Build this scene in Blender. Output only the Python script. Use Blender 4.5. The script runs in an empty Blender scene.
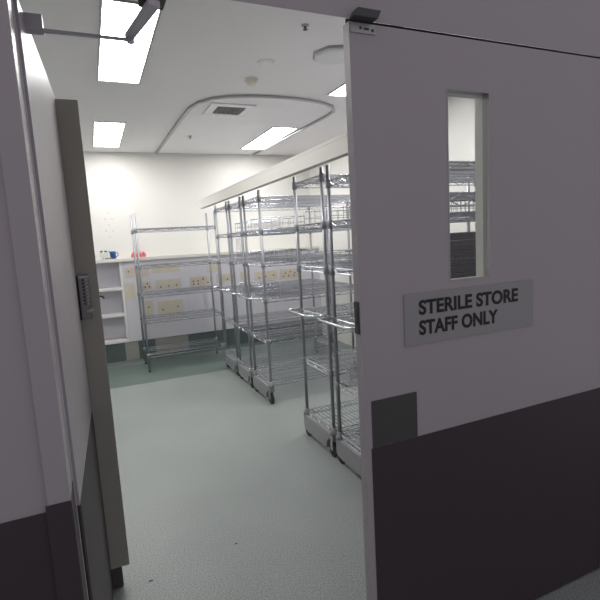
import bpy, math, random
from mathutils import Vector, Matrix
random.seed(7)
PI = math.pi
S = bpy.context.scene
C = S.collection

# ------------------------------------------------------------------ materials
def mat(name, col, rough=.5, metal=0., bump=0., bscale=60., spec=.5, var=0., vscale=8., emit=None, estr=0.):
    m = bpy.data.materials.new(name); m.use_nodes = True
    nt = m.node_tree; N = nt.nodes; L = nt.links
    b = N['Principled BSDF']
    b.inputs['Base Color'].default_value = (*col, 1)
    b.inputs['Roughness'].default_value = rough
    b.inputs['Metallic'].default_value = metal
    b.inputs['Specular IOR Level'].default_value = spec
    if emit:
        b.inputs['Emission Color'].default_value = (*emit, 1)
        b.inputs['Emission Strength'].default_value = estr
    if bump or var:
        tc = N.new('ShaderNodeTexCoord')
    if bump:
        n = N.new('ShaderNodeTexNoise'); n.inputs['Scale'].default_value = bscale
        L.new(tc.outputs['Object'], n.inputs['Vector'])
        bp = N.new('ShaderNodeBump'); bp.inputs['Strength'].default_value = bump
        bp.inputs['Distance'].default_value = .002
        L.new(n.outputs['Fac'], bp.inputs['Height']); L.new(bp.outputs['Normal'], b.inputs['Normal'])
    if var:
        n2 = N.new('ShaderNodeTexNoise'); n2.inputs['Scale'].default_value = vscale
        n2.inputs['Detail'].default_value = 4
        L.new(tc.outputs['Object'], n2.inputs['Vector'])
        mx = N.new('ShaderNodeMix'); mx.data_type = 'RGBA'
        mx.inputs['A'].default_value = (*[c*(1-var) for c in col], 1)
        mx.inputs['B'].default_value = (*[min(1, c*(1+var)) for c in col], 1)
        L.new(n2.outputs['Fac'], mx.inputs['Factor']); L.new(mx.outputs['Result'], b.inputs['Base Color'])
    return m

M = {}
M['wall'] = mat('cream wall paint', (.77, .76, .725), .7, bump=.1, var=.02, vscale=2)
M['ceil'] = mat('ceiling paint', (.86, .845, .86), .8, bump=.08, var=.015, vscale=2)
M['door'] = mat('lilac grey door paint', (.44, .41, .43), .42, bump=.05, var=.02, vscale=3)
M['kick'] = mat('aubergine vinyl kick sheet', (.054, .041, .046), .55, bump=.15, bscale=200, var=.06, vscale=6)
M['push'] = mat('brushed dark plate', (.085, .09, .087), .5, .3, bump=.1, bscale=150, var=.05)
M['stile'] = mat('olive grey painted stile', (.40, .395, .345), .5, var=.03)
M['keypad'] = mat('grey cast lock body', (.26, .26, .26), .4, .4)
M['chrome'] = mat('chrome wire', (.62, .635, .68), .26, .93)
M['post'] = mat('zinc post', (.36, .37, .40), .4, .65)
M['bar'] = mat('polished handle', (.75, .77, .8), .2, 1.)
M['rail'] = mat('pale grey dolly bumper', (.29, .29, .305), .45, var=.03)
M['rubber'] = mat('black rubber', (.02, .02, .022), .6)
M['tray'] = mat('dark anodised wire', (.13, .13, .135), .45, .6)
M['white'] = mat('white laminate', (.74, .73, .74), .45, var=.015)
M['panel'] = mat('lilac white laminate', (.62, .61, .66), .45, var=.02, vscale=3)
M['ledge'] = mat('ledge top', (.72, .71, .66), .45)
M['beige'] = mat('bare beige backing board', (.58, .54, .45), .7, var=.05, vscale=12)
M['peach'] = mat('peach backing board', (.59, .53, .45), .7, var=.05, vscale=12)
M['hole'] = mat('dark socket hole', (.16, .06, .04), .7)
M['brown'] = mat('brown socket', (.28, .13, .06), .6)
M['skirt'] = mat('dark green coved vinyl', (.095, .125, .12), .4, var=.12, vscale=14)
M['skirtpatch'] = mat('worn beige skirting', (.30, .30, .27), .6, var=.12, vscale=20)
M['beam'] = mat('cream beam paint', (.72, .70, .66), .55, var=.015)
M['dark'] = mat('dark matte', (.06, .06, .062), .6)
M['rust'] = mat('edge seal', (.09, .085, .08), .6)
M['plastic'] = mat('ivory plastic', (.70, .68, .60), .4)
M['whitep'] = mat('white plastic', (.74, .74, .76), .35)
M['rim'] = mat('grey aluminium', (.42, .42, .43), .35, .5)
M['blue'] = mat('navy blue plastic', (.02, .07, .24), .3)
M['red'] = mat('coral red plastic', (.75, .16, .17), .4)
M['pink'] = mat('pink plastic', (.80, .42, .42), .4)
M['steel'] = mat('satin steel', (.45, .45, .43), .4, .8)
M['arm'] = mat('closer enamel', (.5, .48, .54), .4, .3)
M['sign'] = mat('grey sign laminate', (.34, .34, .34), .4, var=.02)
M['ink'] = mat('black sign lettering', (.006, .006, .007), .5)
M['lamp'] = mat('lamp diffuser', (.9, .9, .9), .5, emit=(1., .985, .97), estr=23.5)
g = bpy.data.materials.new('clear glass'); g.use_nodes = True
b = g.node_tree.nodes['Principled BSDF']
b.inputs['Transmission Weight'].default_value = 1; b.inputs['Roughness'].default_value = .0
b.inputs['IOR'].default_value = 1.45; b.inputs['Base Color'].default_value = (.95, .97, .96, 1)
M['glass'] = g

# speckled floor with an inlaid darker border along the far wall
fm = bpy.data.materials.new('speckled vinyl floor'); fm.use_nodes = True
nt = fm.node_tree; N = nt.nodes; L = nt.links; b = N['Principled BSDF']
b.inputs['Roughness'].default_value = .42; b.inputs['Specular IOR Level'].default_value = .4
geo = N.new('ShaderNodeNewGeometry'); sep = N.new('ShaderNodeSeparateXYZ'); L.new(geo.outputs['Position'], sep.inputs[0])
n1 = N.new('ShaderNodeTexNoise'); n1.inputs['Scale'].default_value = 170; n1.inputs['Detail'].default_value = 3
L.new(geo.outputs['Position'], n1.inputs['Vector'])
n2 = N.new('ShaderNodeTexNoise'); n2.inputs['Scale'].default_value = 1.6; n2.inputs['Detail'].default_value = 3
L.new(geo.outputs['Position'], n2.inputs['Vector'])
r1 = N.new('ShaderNodeValToRGB')
r1.color_ramp.elements[0].position = .36; r1.color_ramp.elements[0].color = (.20, .23, .222, 1)
r1.color_ramp.elements[1].position = .62; r1.color_ramp.elements[1].color = (.41, .44, .425, 1)
L.new(n1.outputs['Fac'], r1.inputs[0])
r2 = N.new('ShaderNodeValToRGB')
r2.color_ramp.elements[0].position = .36; r2.color_ramp.elements[0].color = (.125, .165, .152, 1)
r2.color_ramp.elements[1].position = .64; r2.color_ramp.elements[1].color = (.185, .235, .215, 1)
L.new(n1.outputs['Fac'], r2.inputs[0])
gt = N.new('ShaderNodeMath'); gt.operation = 'GREATER_THAN'; gt.inputs[1].default_value = 4.04
L.new(sep.outputs['Y'], gt.inputs[0])
mx = N.new('ShaderNodeMix'); mx.data_type = 'RGBA'
L.new(gt.outputs[0], mx.inputs['Factor']); L.new(r1.outputs[0], mx.inputs['A']); L.new(r2.outputs[0], mx.inputs['B'])
mr = N.new('ShaderNodeMapRange'); mr.inputs['From Min'].default_value = .3; mr.inputs['From Max'].default_value = .7
mr.inputs['To Min'].default_value = .93; mr.inputs['To Max'].default_value = 1.05
L.new(n2.outputs['Fac'], mr.inputs['Value'])
mu = N.new('ShaderNodeMix'); mu.data_type = 'RGBA'; mu.blend_type = 'MULTIPLY'; mu.inputs['Factor'].default_value = 1
L.new(mx.outputs['Result'], mu.inputs['A']); L.new(mr.outputs['Result'], mu.inputs['B'])
L.new(mu.outputs['Result'], b.inputs['Base Color'])
M['floor'] = fm

# ------------------------------------------------------------------ mesh helpers
class MB:
    def __init__(s): s.v = []; s.f = []
    def box(s, x0, x1, y0, y1, z0, z1):
        n = len(s.v)
        s.v += [(x, y, z) for z in (z0, z1) for x, y in ((x0, y0), (x1, y0), (x1, y1), (x0, y1))]
        s.f += [tuple(n+i for i in q) for q in ((0, 3, 2, 1), (4, 5, 6, 7), (0, 1, 5, 4), (1, 2, 6, 5), (2, 3, 7, 6), (3, 0, 4, 7))]
        return s
    def prism(s, pts, axis, a, b):
        n = len(s.v); k = len(pts)
        def P(u, v, w):
            return {'x': (w, u, v), 'y': (u, w, v), 'z': (u, v, w)}[axis]
        s.v += [P(u, v, a) for u, v in pts] + [P(u, v, b) for u, v in pts]
        s.f.append(tuple(range(n, n+k))); s.f.append(tuple(range(n+2*k-1, n+k-1, -1)))
        for i in range(k):
            j = (i+1) % k; s.f.append((n+i, n+k+i, n+k+j, n+j))
        return s
    def tube(s, pts, r, n=6, closed=False):
        pts = [Vector(p) for p in pts]; base = len(s.v); k = len(pts)
        rs = r if isinstance(r, (list, tuple)) else [r]*k
        prev = None
        for i, p in enumerate(pts):
            if closed: t = (pts[(i+1) % k]-pts[i-1]).normalized()
            else:
                a = pts[max(i-1, 0)]; c = pts[min(i+1, k-1)]; t = (c-a).normalized()
            if prev is None:
                ref = Vector((0, 0, 1)) if abs(t.z) < .9 else Vector((1, 0, 0))
                u = t.cross(ref).normalized()
            else:
                u = (prev-t*prev.dot(t)).normalized()
            prev = u; w = t.cross(u)
            for q in range(n):
                an = 2*PI*(q+.5)/n
                s.v.append(tuple(p+(u*math.cos(an)+w*math.sin(an))*rs[i]))
        m = k if closed else k-1
        for i in range(m):
            for q in range(n):
                a = base+i*n+q; b_ = base+i*n+(q+1) % n
                c = base+((i+1) % k)*n+(q+1) % n; d = base+((i+1) % k)*n+q
                s.f.append((a, b_, c, d))
        if not closed:
            s.f.append(tuple(range(base+n-1, base-1, -1))); s.f.append(tuple(range(base+(k-1)*n, base+k*n)))
        return s
    def lathe(s, prof, n=20, o=(0, 0, 0), axis='z', closed=False):
        base = len(s.v); k = len(prof)
        for r, h in prof:
            for q in range(n):
                a = 2*PI*q/n; x, y = r*math.cos(a), r*math.sin(a)
                P = {'z': (x, y, h), 'y': (x, h, y), 'x': (h, x, y)}[axis]
                s.v.append((P[0]+o[0], P[1]+o[1], P[2]+o[2]))
        for i in range(k if closed else k-1):
            for q in range(n):
                s.f.append((base+i*n+q, base+i*n+(q+1) % n, base+((i+1) % k)*n+(q+1) % n, base+((i+1) % k)*n+q))
        if not closed:
            s.f.append(tuple(range(base+n-1, base-1, -1))); s.f.append(tuple(range(base+(k-1)*n, base+k*n)))
        return s
    def build(s, name, m, parent=None, loc=(0, 0, 0), bevel=0, smooth=False):
        me = bpy.data.meshes.new(name); me.from_pydata(s.v, [], s.f)
        import bmesh
        bm = bmesh.new(); bm.from_mesh(me); bmesh.ops.recalc_face_normals(bm, faces=bm.faces); bm.to_mesh(me); bm.free()
        me.materials.append(m)
        if smooth:
            for p in me.polygons: p.use_smooth = len(p.vertices) == 4
        o = bpy.data.objects.new(name, me); C.objects.link(o); o.location = loc
        if parent: o.parent = parent
        if bevel:
            md = o.modifiers.new('bevel', 'BEVEL'); md.width = bevel; md.segments = 2; md.limit_method = 'ANGLE'
        return o

def tag(o, label=None, cat=None, group=None, kind=None):
    if label: o['label'] = label
    if cat: o['category'] = cat
    if group: o['group'] = group
    if kind: o['kind'] = kind
    return o
def thing(name, label, cat, loc=(0, 0, 0), rz=0, group=None, kind=None):
    o = bpy.data.objects.new(name, None); C.objects.link(o); o.empty_display_size = .1
    o.location = loc; o.rotation_euler = (0, 0, rz)
    return tag(o, label, cat, group, kind)
def kids(o): return [c for c in C.objects if c.parent == o]
def copy_tree(o, parent=None):
    c = o.copy(); C.objects.link(c); c.parent = parent
    for ch in kids(o): copy_tree(ch, c)
    return c
def struct(o, label, cat): return tag(o, label, cat, kind='structure')
def box(x0, x1, y0, y1, z0, z1): return MB().box(x0, x1, y0, y1, z0, z1)

# ------------------------------------------------------------------ room shell
HC = 2.654
XL, XR, YB = -1.95, 2.35, 5.24
struct(box(-2.6, 2.9, -3.2, YB+.1, -.1, 0).build('floor', M['floor']), 'speckled grey green vinyl floor with a darker green border along the far wall', 'floor')
struct(box(XL-.1, XR+.1, .125, YB+.1, HC, HC+.1).build('ceiling', M['ceil']), 'flat painted ceiling of the store room', 'ceiling')
wb = struct(box(XL-.1, XR+.1, YB, YB+.1, 0, HC).build('wall_back', M['wall']), 'cream far wall above the service ledge', 'wall')
for (x, z) in ((-.457, 1.91), (-.499, 1.837), (-.417, 1.835), (-.460, 1.762), (-.502, 1.689), (-.421, 1.685), (-.463, 1.612)):
    MB().lathe([(.007, -.0015), (.007, .001)], 8, axis='y').build('screw_hole', M['rim'], wb, (x, YB, z))
struct(box(XL-.1, XL, .125, YB, 0, HC).build('wall_left', M['wall']), 'cream wall on the left side of the store room', 'wall')
struct(box(XR, XR+.1, .125, YB, 0, HC).build('wall_right', M['wall']), 'cream wall on the right behind the shelf carts', 'wall')
# wall with the door opening; the head is splayed towards the room
ZT = 2.047
wf = MB()
wf.box(-2.6, -.86, 0, .12, 0, HC+.1)
wf.box(1.16, 2.9, 0, .12, 0, HC+.1)
wf.prism([(0, ZT+.0), (.12, ZT+.085), (.12, HC+.1), (0, HC+.1)], 'x', -.86, 1.16)
wfo = struct(wf.build('wall_front', M['door']), 'grey wall and door head around the double doors', 'wall')
box(-2.6, -.862, -.004, 0, 0, .86).build('dado_sheet', M['kick'], wfo)
box(1.162, 2.9, -.004, 0, 0, .86).build('dado_sheet', M['kick'], wfo)
fj = struct(box(-.86, -.812, -.012, .125, 0, ZT).build('trim_1', M['door']), 'left door jamb', 'door frame')
box(-.865, -.8125, -.015, -.0122, 0, .88).build('dado_sheet', M['kick'], fj)
box(-.8119, -.8105, -.014, .125, 0, .88).build('dado_sheet', M['kick'], fj)
box(-.8118, -.8092, .09, .097, 0, ZT).build('gap_light_strip', M['whitep'], fj)  # pale strip standing in for light through the hinge gap
struct(box(1.125, 1.16, -.012, .125, 0, ZT).build('trim_2', M['door']), 'right door jamb', 'door frame')

# ------------------------------------------------------------------ doors
# right leaf, closed
d2 = thing('door_2', 'closed grey right door leaf with a narrow vision panel and sign', 'door', (0, 0, 0), kind='structure')
WX0, WX1, WZ0, WZ1, TH, DT = .337, .511, 1.293, 1.887, .032, 2.04
def ringmesh(x0, x1, z0, z1, X0, X1, Z0, Z1, ya, yb):
    m = MB(); m.box(x0, X0, ya, yb, z0, z1); m.box(X1, x1, ya, yb, z0, z1)
    m.box(X0, X1, ya, yb, z0, Z0); m.box(X0, X1, ya, yb, Z1, z1); return m
# leaf built as one continuous shell with a hole
def holed(x0, x1, z0, z1, X0, X1, Z0, Z1, ya, yb):
    m = MB(); out = [(x0, z0), (x1, z0), (x1, z1), (x0, z1)]; inn = [(X0, Z0), (X1, Z0), (X1, Z1), (X0, Z1)]
    m.v = [(x, ya, z) for x, z in out]+[(x, ya, z) for x, z in inn]+[(x, yb, z) for x, z in out]+[(x, yb, z) for x, z in inn]
    for i in range(4):
        j = (i+1) % 4
        m.f += [(i, j, 4+j, 4+i), (8+j, 8+i, 12+i, 12+j), (j, i, 8+i, 8+j), (4+i, 4+j, 12+j, 12+i)]
    return m
holed(0, 1.12, .008, DT, WX0, WX1, WZ0, WZ1, 0, TH).build('leaf', M['door'], d2)
gl = box(WX0, WX1, .012, .018, WZ0, WZ1).build('glass_pane', M['glass'], d2)
holed(WX0+.0002, WX1-.0002, WZ0+.0002, WZ1-.0002, WX0+.004, WX1-.0025, WZ0+.004, WZ1-.002, -.001, .0115).build('glazing_bead', M['rim'], gl)
box(.021, 1.118, -.002, -.0001, .01, .802).build('kick_plate', M['kick'], d2)
box(.026, .195, -.0025, -.0001, .804, .953).build('push_plate', M['push'], d2)
box(.012, 1.118, TH+.0005, TH+.006, 2.0, 2.062).build('gap_shade_strip', M['dark'], d2)  # dark strip added behind the leaf so the head gap looks shaded
holed(WX0-.02, WX1+.02, WZ0-.02, WZ1+.02, WX0+.001, WX1-.0005, WZ0+.001, WZ1-.001, TH, TH+.034).build('inner_frame', M['ledge'], d2)
cp = box(.003, .084, -.004, -.0002, 2.012, 2.037).build('catch_plate', M['steel'], d2)
k = MB(); k.box(.045, .062, -.0048, -.0041, 2.021, 2.027); k.lathe([(.004, -.0055), (.004, -.0041)], 10, (.035, 0, 2.025), 'y'); k.lathe([(.004, -.0055), (.004, -.0041)], 10, (.074, 0, 2.022), 'y')
k.build('keyhole', M['dark'], cp)
# strike box on the leaf edge
sb = box(-.0045, -.0001, .005, .028, 1.165, 1.262).build('strike_plate', M['push'], d2)
box(-.0056, -.0046, .011, .022, 1.19, 1.238).build('latch_hole', M['dark'], sb)
# head-mounted catch bracket above the leaf
hb = thing('door_catch', 'small steel catch bracket on the head above the corner of the closed door', 'catch', (.045, -.0125, 2.055))
MB().prism([(-.045, -.0105), (.033, -.0105), (.045, .012), (-.03, .012)], 'y', -.0155, .012).build('bracket', M['push'], hb, bevel=.002)
box(-.046, .030, -.018, .0110, -.0122, -.0106).build('lip', M['dark'], hb)

# left leaf, swung open into the room
d1 = thing('door_1', 'grey left door leaf swung open into the store, with a keypad lock', 'door', (-.8025, .10, 0), math.atan2(.79, .032), kind='structure')
box(0, .79, 0, .04, .008, DT).build('leaf', M['door'], d1)
box(.002, .764, -.0022, -.0001, .01, .806).build('kick_plate', M['kick'], d1)
box(-.0012, -.0001, .0002, .04, .01, .806).build('edge_sheet', M['kick'], d1)
box(.765, .79, -.077, -.0002, .098, 2.03).build('meeting_stile', M['stile'], d1)
box(.767, .79, -.045, -.0002, .006, .097).build('drop_bolt', M['rust'], d1)
kp = box(.742, .7645, -.046, -.006, 1.19, 1.365).build('keypad_lock', M['keypad'], d1, bevel=.003)
box(.738, .7645, -.0058, -.0003, 1.188, 1.362).build('backing_plate', M['rubber'], kp)
box(.740, .7418, -.046, -.010, 1.352, 1.362).build('top_cap', M['steel'], kp)
for i in range(8):
    for s_ in (0, 1):
        MB().lathe([(.0042, -.004), (.0048, 0)], 10, axis='x').build('button', M['steel' if s_ else 'dark'], kp, (.7418, -.024-.012*s_, 1.345-.0135*i))
kn = MB(); kn.lathe([(.007, -.022), (.010, -.020), (.010, -.006), (.006, -.004), (.006, 0)], 16, axis='x')
kn.box(-.027, -.021, -.015, .015, -.003, .003)
kn.build('turn_knob', M['steel'], kp, (.742, -.043, 1.225))
lv = MB(); lv.tube([(.79, -.05, 1.27), (.80, -.05, 1.27), (.806, -.062, 1.272), (.808, -.088, 1.268), (.808, -.092, 1.258)], .004, 8)
lv.build('inner_lever', M['push'], d1, smooth=True)
# closer: arm from the head, rod to the open leaf
dc = thing('door_closer', 'grey door closer with a folded arm above the open door leaf', 'door closer', (-.514, .03, 2.02))
MB().box(-.03, .03, -.022, .04, .0125, .0265).build('bracket', M['dark'], dc, bevel=.003)
a0, a1, a2 = Vector((0, -.02, 0)), Vector((-.039, .176, 0)), Vector((-.249, .177, 0))
dd = (a1-a0).normalized(); nn = Vector((-dd.y, dd.x, 0))
def arm(p, q, w0, w1, h0, h1):
    d = (q-p).normalized(); n_ = Vector((-d.y, d.x, 0))
    return MB().prism([tuple((p+n_*w0).xy), tuple((p-n_*w0).xy), tuple((q-n_*w1).xy), tuple((q+n_*w1).xy)], 'z', h0, h1)
arm(a0, a1+dd*.012, .014, .011, -.006, .008).build('main_arm', M['arm'], dc, bevel=.001)
arm(a1, a2, .0045, .006, -.014, -.0065).build('link_rod', M['arm'], dc, bevel=.001)
MB().lathe([(.010, -.018), (.010, .006)], 14, (a1.x, a1.y, 0)).build('elbow_pin', M['arm'], dc)
MB().box(a2.x-.04, a2.x+.004, a2.y-.02, a2.y+.02, -.014, .0198).build('shoe', M['arm'], dc)

# door sign
def text(body, size, x, z, y, parent, name, xs=1., sh=0):
    cu = bpy.data.curves.new(name, 'FONT'); cu.body = body; cu.size = size; cu.extrude = .0006
    cu.offset = .0019; cu.space_character = 1.02
    t = bpy.data.objects.new(name, cu); C.objects.link(t)
    dg = bpy.context.evaluated_depsgraph_get(); dg.update()
    me = bpy.data.meshes.new_from_object(t.evaluated_get(dg)); bpy.data.objects.remove(t)
    w = max(v.co.x for v in me.vertices)-min(v.co.x for v in me.vertices)
    x0 = min(v.co.x for v in me.vertices)
    for v in me.vertices: v.co.x = (v.co.x-x0)*xs/w
    me.materials.clear(); me.materials.append(M['ink'])
    o = bpy.data.objects.new(name, me); C.objects.link(o); o.parent = parent
    o.rotation_euler = (PI/2, 0, 0); o.location = (x, y, z)
    return o
sg = thing('door_sign', 'grey rectangular sign reading STERILE STORE STAFF ONLY on the closed door', 'sign', (.155, -.0001, 1.105))
box(0, .555, -.004, 0, 0, .164).build('sign_plate', M['sign'], sg)
text('STERILE STORE', .062, .055, .0965, -.0048, sg, 'lettering', .424)
text('STAFF ONLY', .062, .055, .032, -.0048, sg, 'lettering', .330)

# ------------------------------------------------------------------ ceiling fittings
lights = [(-.53, -.262, 1.385, 2.56, 'long ceiling light nearest the doorway, above the open door leaf'),
          (-.545, -.280, 3.76, 4.89, 'far left ceiling light beside the left end of the far wall'),
          (1.21, 1.48, 3.66, 4.82, 'ceiling light inside the curved curtain track near the far wall'),
          (1.27, 1.54, 1.30, 2.50, 'ceiling light mostly hidden by the edge of the closed door')]
l0 = None
for (x0, x1, y0, y1, lab) in lights:
    t = thing('ceiling_light', lab, 'ceiling light', ((x0+x1)/2, (y0+y1)/2, HC), group='recessed ceiling lights')
    w, d = (x1-x0)/2, (y1-y0)/2
    MB().box(-w, w, -d, d, -.006, -.0005).build('diffuser', M['lamp'], t)
    fr = MB()
    for (a, b_, c_, e_) in ((-w-.012, w+.012, -d-.012, -d), (-w-.012, w+.012, d, d+.012), (-w-.012, -w, -d, d), (w, w+.012, -d, d)):
        fr.box(a, b_, c_, e_, -.009, -.0005)
    fr.build('frame', M['rim'], t)
# curtain track, U-shaped
pts = [(.19, 5.2), (.20, 4.2), (.205, 3.5), (.215, 3.12), (.255, 2.93), (.34, 2.80), (.46, 2.715), (.62, 2.665), (.80, 2.64), (.98, 2.64), (1.16, 2.665), (1.33, 2.72), (1.46, 2.80), (1.545, 2.93), (1.565, 3.10), (1.55, 3.5), (1.52, 4.2), (1.49, 5.2)]
tr = MB(); n = len(pts)
prof = [(-.013, 0), (.013, 0), (.013, -.022), (-.013, -.022)]
ring = []
for i, (x, y) in enumerate(pts):
    a = Vector(pts[max(i-1, 0)]); c_ = Vector(pts[min(i+1, n-1)]); t_ = (c_-a).normalized(); nn_ = Vector((-t_.y, t_.x))
    for (u, h) in prof: tr.v.append((x+nn_.x*u, y+nn_.y*u, h))
for i in range(n-1):
    for q in range(4): tr.f.append((i*4+q, i*4+(q+1) % 4, (i+1)*4+(q+1) % 4, (i+1)*4+q))
tr.f += [(0, 1, 2, 3), ((n-1)*4+3, (n-1)*4+2, (n-1)*4+1, (n-1)*4)]
tag(tr.build('curtain_track', M['rim'], loc=(0, 0, HC-.0005)), 'curved grey curtain track fixed to the ceiling around the air vent', 'curtain track')
# vent
v = thing('air_vent', 'square white ceiling air vent with dark slots inside the curtain track', 'air vent', (.57, 3.12, HC))
fr = MB()
for (a, b_, c_, e_) in ((-.20, .20, -.19, -.12), (-.20, .20, .12, .19), (-.20, -.13, -.12, .12), (.13, .20, -.12, .12)): fr.box(a, b_, c_, e_, -.012, -.0005)
fr.build('frame', M['whitep'], v)
MB().box(-.13, .13, -.12, .12, -.003, -.0006).build('duct_opening', M['dark'], v)
for i in range(6):
    x = -.105+i*.042
    MB().prism([(x-.009, -.004), (x-.006, -.0035), (x+.011, -.014), (x+.008, -.0145)], 'y', -.12, .12).build('louvre', M['push'], v)
# round fittings
d_ = thing('smoke_detector', 'small cream smoke detector on the ceiling nearer the air vent', 'smoke detector', (.515, 2.299, HC))
MB().lathe([(.052, -.0005), (.052, -.018), (.045, -.022)], 24).build('base', M['plastic'], d_)
MB().lathe([(.038, -.022), (.036, -.036), (.024, -.044)], 24).build('sensor_head', M['plastic'], d_)
d_ = thing('ceiling_speaker', 'flat white round ceiling disc beside the cream smoke detector', 'speaker', (.508, 1.953, HC))
MB().lathe([(.062, -.0005), (.060, -.006), (.045, -.008)], 28).build('rim', M['whitep'], d_)
MB().lathe([(.040, -.0082), (.037, -.012)], 28).build('grille', M['ceil'], d_)
for (x, y, lab) in ((.533, 1.371, 'sprinkler head on the ceiling close to the door head'), (.434, 4.229, 'sprinkler head on the ceiling near the far wall, between the track arms')):
    d_ = thing('sprinkler', lab, 'sprinkler', (x, y, HC), group='ceiling sprinklers')
    MB().lathe([(.022, -.0005), (.019, -.008)], 16).build('escutcheon', M['steel'], d_)
    MB().lathe([(.007, -.008), (.006, -.022), (.014, -.024), (.014, -.026)], 12).build('deflector', M['push'], d_)
d_ = thing('ceiling_diffuser', 'eight-sided white ceiling fitting beside the closed door edge', 'ceiling fitting', (.90, 1.70, HC))
MB().lathe([(.155, -.0005), (.150, -.014)], 8).build('base', M['rim'], d_)
MB().lathe([(.146, -.014), (.140, -.022), (.120, -.028)], 8).build('cover', M['whitep'], d_)

# overhead beam
t = MB().lathe([(.004, 0), (.007, .0015), (.004, .003)], 7).build('dirt_chip', M['rubber'], loc=(-.208, .912, .0002))
t.scale = (1.4, .5, 1); tag(t, 'tiny dark crumb of dirt on the speckled floor right of the open door', 'dirt chip')
t = MB().lathe([(.003, 0), (.0055, .001), (.003, .003)], 7).build('dirt_chip', M['rubber'], loc=(-.616, .846, .0002))
t.scale = (2., .6, 1); tag(t, 'tiny dark sliver on the floor close to the foot of the open door', 'dirt chip')
bm_ = thing('overhead_beam', 'long cream overhead beam running above the row of shelf carts', 'beam', (.535, .12, 1.87))
MB().box(-.02, .015, .40, 4.28, 0, .083).build('fascia', M['beam'], bm_, bevel=.002)
MB().box(-.02, .09, .40, 4.28, .084, .10).build('top_rail', M['beam'], bm_)
MB().box(-.01, .05, .42, .52, .1005, HC-1.87-.0005).build('hanger', M['beam'], bm_)
MB().box(.0151, .022, .402, 4.275, 0, .006).build('dark_edge', M['dark'], bm_)

# ------------------------------------------------------------------ far wall joinery
YF = 5.04
sk = struct(box(XL, XR, YF+.012, YB, 0, .286).build('baseboard_back', M['skirt']), 'dark green coved vinyl skirting along the far wall', 'skirting')
MB().prism([(YF+.012, .05), (YF-.004, .012), (YF-.02, 0), (YF+.012, 0)], 'x', XL, XR).build('cove', M['skirt'], sk)
for (x0, x1, z0, z1) in ((-.43, -.27, .05, .28), (-.06, .36, .08, .28)):
    box(x0, x1, YF+.009, YF+.0118, z0, z1).build('worn_patch', M['skirtpatch'], sk)
sp = thing('service_panel', 'long pale laminate service panel with bare beige patches under the ledge', 'wall panel', (0, YF, 0))
MB().box(-.37, XR-.001, .004, .199, .2865, 1.2975).build('panel_face', M['panel'], sp)
holes = lambda l: l
pat = [(-.345, -.06, 1.09, 1.215, 'peach', [(-.30, 1.17)]), (-.02, .33, 1.125, 1.225, 'beige', []), (-.368, -.245, .83, 1.03, 'beige', []),
       (-.15, -.045, .925, 1.03, 'beige', [(-.12, .96), (-.09, 1.0), (-.07, .96)]), (.01, .33, .92, 1.035, 'beige', [(.07, .945), (.17, .95), (.27, .955)]),
       (.45, .71, .91, 1.035, 'peach', [(.49, .94), (.49, .98), (.55, .94), (.55, .98), (.62, 1.0), (.68, .95)]), (.68, .87, 1.08, 1.19, 'beige', []),
       (-.15, -.045, .60, .785, 'beige', [(-.10, .70)]), (.01, .33, .575, .765, 'beige', [(.07, .65), (.26, .67)]),
       (.80, 1.06, .94, 1.045, 'beige', [(.86, .97), (.95, .97), (1.02, 1.0)]), (1.34, 1.67, .915, 1.035, 'beige', [(1.4, .95), (1.5, .96), (1.62, .97)]),
       (1.72, 2.0, .90, 1.04, 'peach', [(1.77, .94), (1.80, .98), (1.85, .94), (1.88, 1.0), (1.93, .94), (1.95, .98)]), (1.14, 1.26, .93, 1.05, 'peach', [(1.2, .98)])]
for (x0, x1, z0, z1, mn, hs) in pat:
    p_ = MB().box(x0, x1, .001, .0039, z0, z1).build('backing_board', M[mn], sp)
    for (hx, hz) in hs:
        MB().lathe([(.011, -.0008), (.011, .0009)], 10, axis='y').build('socket_hole', M['hole' if len(hs) > 1 else 'brown'], p_, (hx, 0, hz))
MB().box(.40, .402, .002, .0039, .62, .86).build('panel_joint', M['rim'], sp)
cb = thing('open_shelf_unit', 'white open shelf recess at the left end of the ledge', 'shelf unit', (-1.2, YF, 0))
XA = .80
MB().box(XA, XA+.028, .0, .199, .2865, 1.2975).build('side_panel', M['white'], cb)
MB().box(-.72, -.69, .0, .199, .2865, 1.2975).build('side_panel', M['white'], cb)
MB().box(-.69, XA, .19, .199, .2865, 1.2975).build('back_panel', M['panel'], cb)
for z in (.2865, .618, .948):
    MB().box(-.69, XA-.0005, 0, .189, z, z+.035).build('shelf', M['white'], cb, bevel=.002)
tag(box(XL+.001, XR-.001, YF-.02, YB-.0005, 1.298, 1.34).build('wall_ledge', M['ledge'], bevel=.003), 'pale narrow ledge running the whole length of the far wall', 'ledge')
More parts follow.
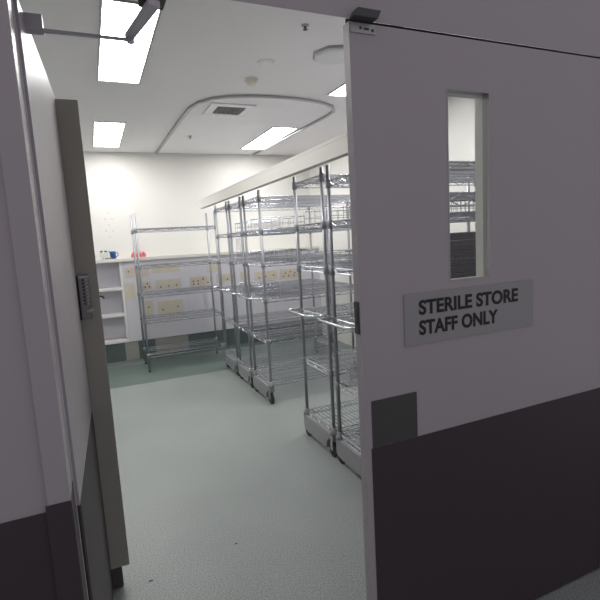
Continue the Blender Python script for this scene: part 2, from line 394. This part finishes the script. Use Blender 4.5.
# things on the ledge
ZL = 1.3405
d_ = thing('blue_jug', 'small navy blue plastic jug on the wall ledge', 'jug', (-.455, 5.13, ZL))
MB().lathe([(.026, 0), (.032, .004), (.037, .07), (.032, .092), (.029, .092), (.033, .07), (.027, .008)], 20, closed=True).build('body', M['blue'], d_, smooth=True)
MB().tube([(.034, 0, .075), (.058, 0, .068), (.060, 0, .035), (.033, 0, .022)], .005, 8).build('handle', M['blue'], d_, smooth=True)
MB().prism([(-.03, .065), (-.052, .098), (-.03, .092)], 'y', -.01, .01).build('spout', M['blue'], d_)
g0 = None
for i, (x, lab) in enumerate(((-.585, 'clear glass jar, the left of the two beside the blue jug'), (-.535, 'clear glass jar, the one nearer the blue jug'))):
    t = MB().lathe([(.018, 0), (.020, .004), (.020, .07), (.014, .082), (.014, .09), (.0125, .09), (.0125, .081), (.0185, .069), (.0185, .006)], 16, closed=True).build('glass_jar', M['glass'], smooth=True, loc=(x, 5.15, ZL))
    tag(t, lab, 'jar', 'glass jars on the ledge')
    MB().lathe([(.016, 0), (.016, .014)], 16).build('lid', M['blue'], t, (0, 0, .0902))
t = MB().lathe([(.03, 0), (.045, .016), (.043, .017), (.028, .003)], 20, closed=True).build('small_dish', M['rim'], smooth=True, loc=(-.515, 5.075, ZL))
tag(t, 'small shallow grey dish on the ledge in front of the jars', 'dish')
t = MB().box(-.07, .07, -.05, .05, 0, .022).build('paper_stack', M['whitep'], loc=(-.66, 5.11, ZL), bevel=.002)
tag(t, 'low white stack of papers on the ledge left of the jars', 'papers')
d_ = thing('red_tray', 'low coral red plastic tray of small items on the ledge behind the rack', 'tray', (-.155, 5.12, ZL))
tm = MB()
w, h_ = .085, .05
tm.box(-w, w, -h_, h_, 0, .004)
for (a, b_, c_, e_) in ((-w, w, -h_, -h_+.004), (-w, w, h_-.004, h_), (-w, -w+.004, -h_, h_), (w-.004, w, -h_, h_)): tm.box(a, b_, c_, e_, .004, .04)
tm.build('tray_body', M['red'], d_)
for i in range(5):
    MB().lathe([(.011, .0045), (.013, .05), (.009, .066+.008*(i % 2))], 10, (-.062+.031*i, -.01+.012*(i % 2), 0)).build('capped_tub', M['pink' if i % 2 else 'red'], d_)

# ------------------------------------------------------------------ wire shelving
def wire_shelf(Lx, Ly, pitch=.031, name='wire_shelf', parent=None, m=None, collars=True, r=.0034):
    """deck wires run front to back; trussed edge on all sides; origin at the lower edge, centre"""
    mb = MB(); hx, hy = Lx/2, Ly/2; H_ = .03
    for z in (0, H_):
        for s_ in (-1, 1):
            mb.tube([(-hx, s_*hy, z), (hx, s_*hy, z)], .0042, 5); mb.tube([(s_*hx, -hy, z), (s_*hx, hy, z)], .0042, 5)
    for s_ in (-1, 1):
        n_ = int(Lx/.075); p = [(-hx+Lx*i/n_, s_*hy, (0 if i % 2 else H_)) for i in range(n_+1)]; mb.tube(p, .0034, 4)
        n_ = int(Ly/.075)+1; p = [(s_*hx, -hy+Ly*i/n_, (0 if i % 2 else H_)) for i in range(n_+1)]; mb.tube(p, .0034, 4)
    n_ = int(Lx/pitch)
    for i in range(1, n_):
        x = -hx+Lx*i/n_; mb.tube([(x, -hy, H_+.003), (x, hy, H_+.003)], r, 4)
    for k_ in (-.5, 0, .5): mb.tube([(-hx, hy*k_*1.2, H_-.002), (hx, hy*k_*1.2, H_-.002)], .0032, 4)
    o = mb.build(name, m or M['chrome'], parent)
    if collars:
        for sx in (-1, 1):
            for sy in (-1, 1):
                MB().lathe([(.0135, -.012), (.019, -.008), (.017, .038), (.0135, .042)], 10, (sx*hx, sy*hy, 0)).build('collar', M['post'], o, smooth=True)
    return o

CW = 1.17           # cart length between posts (into the rack row)
ZLEV = [.165, .575, .92, 1.235, 1.505, 1.79]
def make_cart(label, w):
    r_ = thing('shelf_cart', label, 'shelf cart', group='mobile wire shelf carts')
    hx, hy = CW/2, w/2
    for sx in (-1, 1):
        for sy in (-1, 1):
            MB().tube([(sx*hx, sy*hy, .135), (sx*hx, sy*hy, 1.885)], .0125, 10).build('post', M['post'], r_, smooth=True)
    for z in ZLEV:
        s_ = wire_shelf(CW, w, parent=r_); s_.location = (0, 0, z)
    # push handle on the aisle end
    X = -hx; p = [(X, hy-.002, 0), (X-.085, hy+.005, 0), (X-.108, hy-.003, 0), (X-.118, hy-.025, 0), (X-.118, 0, 0), (X-.118, -hy+.11, 0), (X-.105, -hy+.07, 0), (X-.07, -hy+.025, 0), (X, -hy+.002, 0)]
    MB().tube(p, .0085, 8).build('push_handle', M['bar'], r_, (0, 0, .958), smooth=True)
    # dolly: bumper rails at both ends, arch over the near caster
    for sx in (-1, 1):
        x = sx*hx
        poly = [(hy+.012, .055), (hy+.02, .09), (hy+.02, .15), (hy+.005, .165), (-hy-.005, .165), (-hy-.022, .155), (-hy-.024, .14),
                (-hy-.022, .122), (-hy+.01, .125), (-hy+.045, .118), (-hy+.072, .09), (-hy+.082, .045), (hy-.07, .045)]
        ra = MB().prism(poly, 'x', x-.024, x+.024).build('base_rail', M['rail'], r_, bevel=.003)
        for sy in (-1, 1):
            MB().lathe([(.030, .1655), (.030, .182), (.018, .192), (.018, .21)], 16, (x, sy*hy, 0)).build('bumper_ring', M['rail'], ra, smooth=True)
        for sy in (-1, 1):
            ca = MB(); yy = sy*(hy-.012)
            ca.box(x-.018, x-.014, yy-.016, yy+.016, .05, .112); ca.box(x+.014, x+.018, yy-.016, yy+.016, .05, .112)
            ca.box(x-.018, x+.018, yy-.016, yy+.016, .112, .118)
            c_ = ca.build('caster', M['steel'], r_)
            MB().lathe([(.045, -.011), (.052, -.008), (.052, .008), (.045, .011)], 20, axis='x').build('wheel', M['rubber'], c_, (x, yy, .052))
    return r_
carts = [  # near post Y, far post Y, label, level tweak
    (3.70, 4.16, 'mobile wire shelf cart at the far end of the row, next to the rack', {1: .56, 4: 1.52, 5: 1.81}),
    (3.21, 3.60, 'mobile wire shelf cart, second from the far end of the row', {1: .555, 4: 1.52, 5: 1.81}),
    (2.66, 3.10, 'mobile wire shelf cart third from the far end, just behind the clear gap', {1: .55, 4: 1.52, 5: 1.80}),
    (1.47, 1.89, 'mobile wire shelf cart fully seen in front of the gap, whole handle showing', {}),
    (.95, 1.385, 'mobile wire shelf cart half hidden by the closed door edge', {1: .50, 5: 1.76}),
    (.43, .865, 'mobile wire shelf cart nearest the door wall, seen only through door glass', {3: 1.50, 2: .92, 4: 1.585, 5: 1.715})]
proto = make_cart(carts[0][2], .44)
clist = []
for i, (y0, y1, lab, tw) in enumerate(carts):
    o = proto if i == 0 else copy_tree(proto)
    o.location = (.64+CW/2, (y0+y1)/2, 0); o['label'] = lab
    o.scale = (1, (y1-y0)/.44, 1)
    sh = sorted([c for c in kids(o) if c.name.startswith('wire_shelf')], key=lambda c: c.location.z)
    for k_, z in tw.items(): sh[k_].location.z = z
    clist.append(o)
# bake the small width differences into the meshes' transforms instead of the parent
bpy.context.view_layer.update()

# static rack on the far wall
rk = thing('wire_rack', 'freestanding wire rack with five shelves against the far wall', 'shelving rack', (.245, 4.71, 0))
RW, RD = .92, .44
for sx in (-1, 1):
    for sy in (-1, 1):
        p_ = MB().tube([(sx*RW/2, sy*RD/2, .03), (sx*RW/2, sy*RD/2, 1.85)], .0125, 10).build('post', M['post'], rk, smooth=True)
        MB().lathe([(.016, 0), (.016, .008), (.006, .012), (.006, .03)], 10, (sx*RW/2, sy*RD/2, 0)).build('levelling_foot', M['rubber'], p_)
for z in (.175, .575, .88, 1.215, 1.64):
    s_ = wire_shelf(RW, RD, parent=rk); s_.location = (0, 0, z)

# baskets, dividers
def basket(Lx, Ly, h, label, loc, pitch=.032, m=None, group='wire baskets on the shelf carts', name='wire_basket'):
    t = thing(name, label, 'wire basket', loc, group=group)
    hx, hy = Lx/2, Ly/2
    rim = MB(); rim.tube([(-hx, -hy, h), (hx, -hy, h), (hx, hy, h), (-hx, hy, h)], .004, 5, closed=True)
    rim.tube([(-hx, -hy, h*.5), (hx, -hy, h*.5), (hx, hy, h*.5), (-hx, hy, h*.5)], .0028, 4, closed=True)
    rim.build('rim', m or M['chrome'], t)
    w_ = MB()
    n_ = int(Lx/pitch)
    for i in range(n_+1):
        x = -hx+Lx*i/n_; w_.tube([(x, -hy, h), (x, -hy, .002), (x, hy, .002), (x, hy, h)], .0023, 4)
    n_ = int(Ly/pitch)
    for i in range(n_+1):
        y = -hy+Ly*i/n_; w_.tube([(-hx, y, h), (-hx, y, .005), (hx, y, .005), (hx, y, h)], .0023, 4)
    w_.build('mesh', m or M['chrome'], t)
    return t
DK = .037   # deck height above a shelf's origin
def cx(i): return .64+CW/2
basket(1.02, .36, .115, 'dense wire basket high on the cart half hidden by the door edge', (cx(4), 1.167, 1.505+DK), .034)
basket(1.02, .36, .10, 'wire basket at eye level on the cart half hidden by the door edge', (cx(4), 1.167, 1.235+DK), .03)
basket(1.02, .36, .10, 'wire basket low on the cart half hidden by the door edge', (cx(4), 1.167, .50+DK), .05)
basket(.44, .34, .10, 'open wire basket with few uprights high on the cart before the gap', (.64+.26, 1.68, 1.505+DK), .085)
basket(.44, .34, .085, 'shallow wire basket at eye level on the cart before the gap', (.64+.26, 1.68, 1.235+DK), .075)
basket(.40, .34, .10, 'wire basket high on the cart third from the far end', (.64+.24, 2.88, 1.52+DK), .07)
basket(.40, .34, .09, 'wire basket at eye level on the cart third from the far end', (.64+.24, 2.88, 1.235+DK), .05)
basket(.36, .32, .09, 'wire basket high on the cart second from the far end', (.64+.22, 3.40, 1.52+DK), .07)
basket(.36, .32, .08, 'wire basket at eye level on the cart second from the far end', (.64+.22, 3.40, 1.235+DK), .05)
basket(.36, .34, .07, 'wire basket above handle height on the cart third from the far end', (.64+.22, 2.88, .92+DK), .04)
basket(.36, .32, .07, 'wire basket above handle height on the cart second from the far end', (.64+.22, 3.40, .92+DK), .04)
dv = MB()
for i in range(6): 
    y = -.11+.044*i; dv.tube([(0, y, .0), (0, y, .215)], .0022, 4)
dv.tube([(0, -.11, .002), (0, .11, .002)], .003, 4); dv.tube([(0, -.11, .215), (0, .11, .215)], .003, 4)
tag(dv.build('shelf_divider', M['chrome'], loc=(.664, 3.40, 1.235+DK+.004)), 'upright comb of wires on the shelf cart second from the far end', 'shelf divider')

# stack of spare dark shelves on the nearest cart
z = .92+DK+.002; fx = cx(5)
s0 = None; nst = 15
for i in range(nst):
    if s0 is None:
        mb = MB(); hx, hy = .5, .17
        mb.tube([(-hx, -hy, .004), (hx, -hy, .004), (hx, hy, .004), (-hx, hy, .004)], .006, 5, closed=True)
        mb.tube([(-hx, -hy, .024), (hx, -hy, .024), (hx, hy, .024), (-hx, hy, .024)], .005, 5, closed=True)
        for k_ in range(1, 34): mb.tube([(-hx+1.0*k_/34, -hy, .016), (-hx+1.0*k_/34, hy, .016)], .0035, 4)
        for k_ in range(0, 20): mb.tube([(-hx+1.0*k_/19, -hy, .004), (-hx+1.0*k_/19, -hy, .024)], .003, 4)
        s0 = mb.build('spare_tray', M['tray']); o = s0
    else:
        o = s0.copy(); C.objects.link(o)
    o.location = (fx+random.uniform(-.006, .006), .6475+random.uniform(-.004, .004), z+i*.0325)
    o['category'] = 'wire tray'; o['group'] = 'dark wire trays stacked on the nearest cart'
    o['label'] = ('dark wire tray, topmost of the stack seen through the door glass' if i == nst-1 else
                  'dark wire tray at the bottom of the stack seen through the door glass' if i == 0 else
                  'dark wire tray in the middle of the stack seen through the door glass')

# ------------------------------------------------------------------ light
W = bpy.data.worlds.new('corridor light'); S.world = W; W.use_nodes = True
bg = W.node_tree.nodes['Background']; bg.inputs[0].default_value = (.97, .91, 1., 1); bg.inputs[1].default_value = .345
def area(name, loc, sx, sy, power, rot=(0, 0, 0), col=(1, .98, .95)):
    l = bpy.data.lights.new(name, 'AREA'); l.shape = 'RECTANGLE'; l.size = sx; l.size_y = sy; l.energy = power; l.color = col
    o = bpy.data.objects.new(name, l); C.objects.link(o); o.location = loc; o.rotation_euler = rot; return o

# ------------------------------------------------------------------ camera
cam = bpy.data.cameras.new('camera'); co = bpy.data.objects.new('camera', cam); C.objects.link(co)
cam.sensor_width = 36; cam.lens = 470.783/600*36; cam.clip_start = .02
yy, tt, rr = [math.radians(a) for a in (23.538, 7.419, -3.253)]
f = Vector((math.sin(yy)*math.cos(tt), math.cos(yy)*math.cos(tt), -math.sin(tt)))
rt = Vector((math.cos(yy), -math.sin(yy), 0)); up = rt.cross(f)
R_ = rt*math.cos(rr)+up*math.sin(rr); U_ = -rt*math.sin(rr)+up*math.cos(rr)
mw = Matrix((( R_.x, U_.x, -f.x, -.71), (R_.y, U_.y, -f.y, -1.19), (R_.z, U_.z, -f.z, 1.458), (0, 0, 0, 1)))
co.matrix_world = mw
S.camera = co
S.view_settings.view_transform = 'Standard'; S.view_settings.look = 'None'
S.view_settings.exposure = 0; S.view_settings.gamma = 1; S.view_settings.use_curve_mapping = False
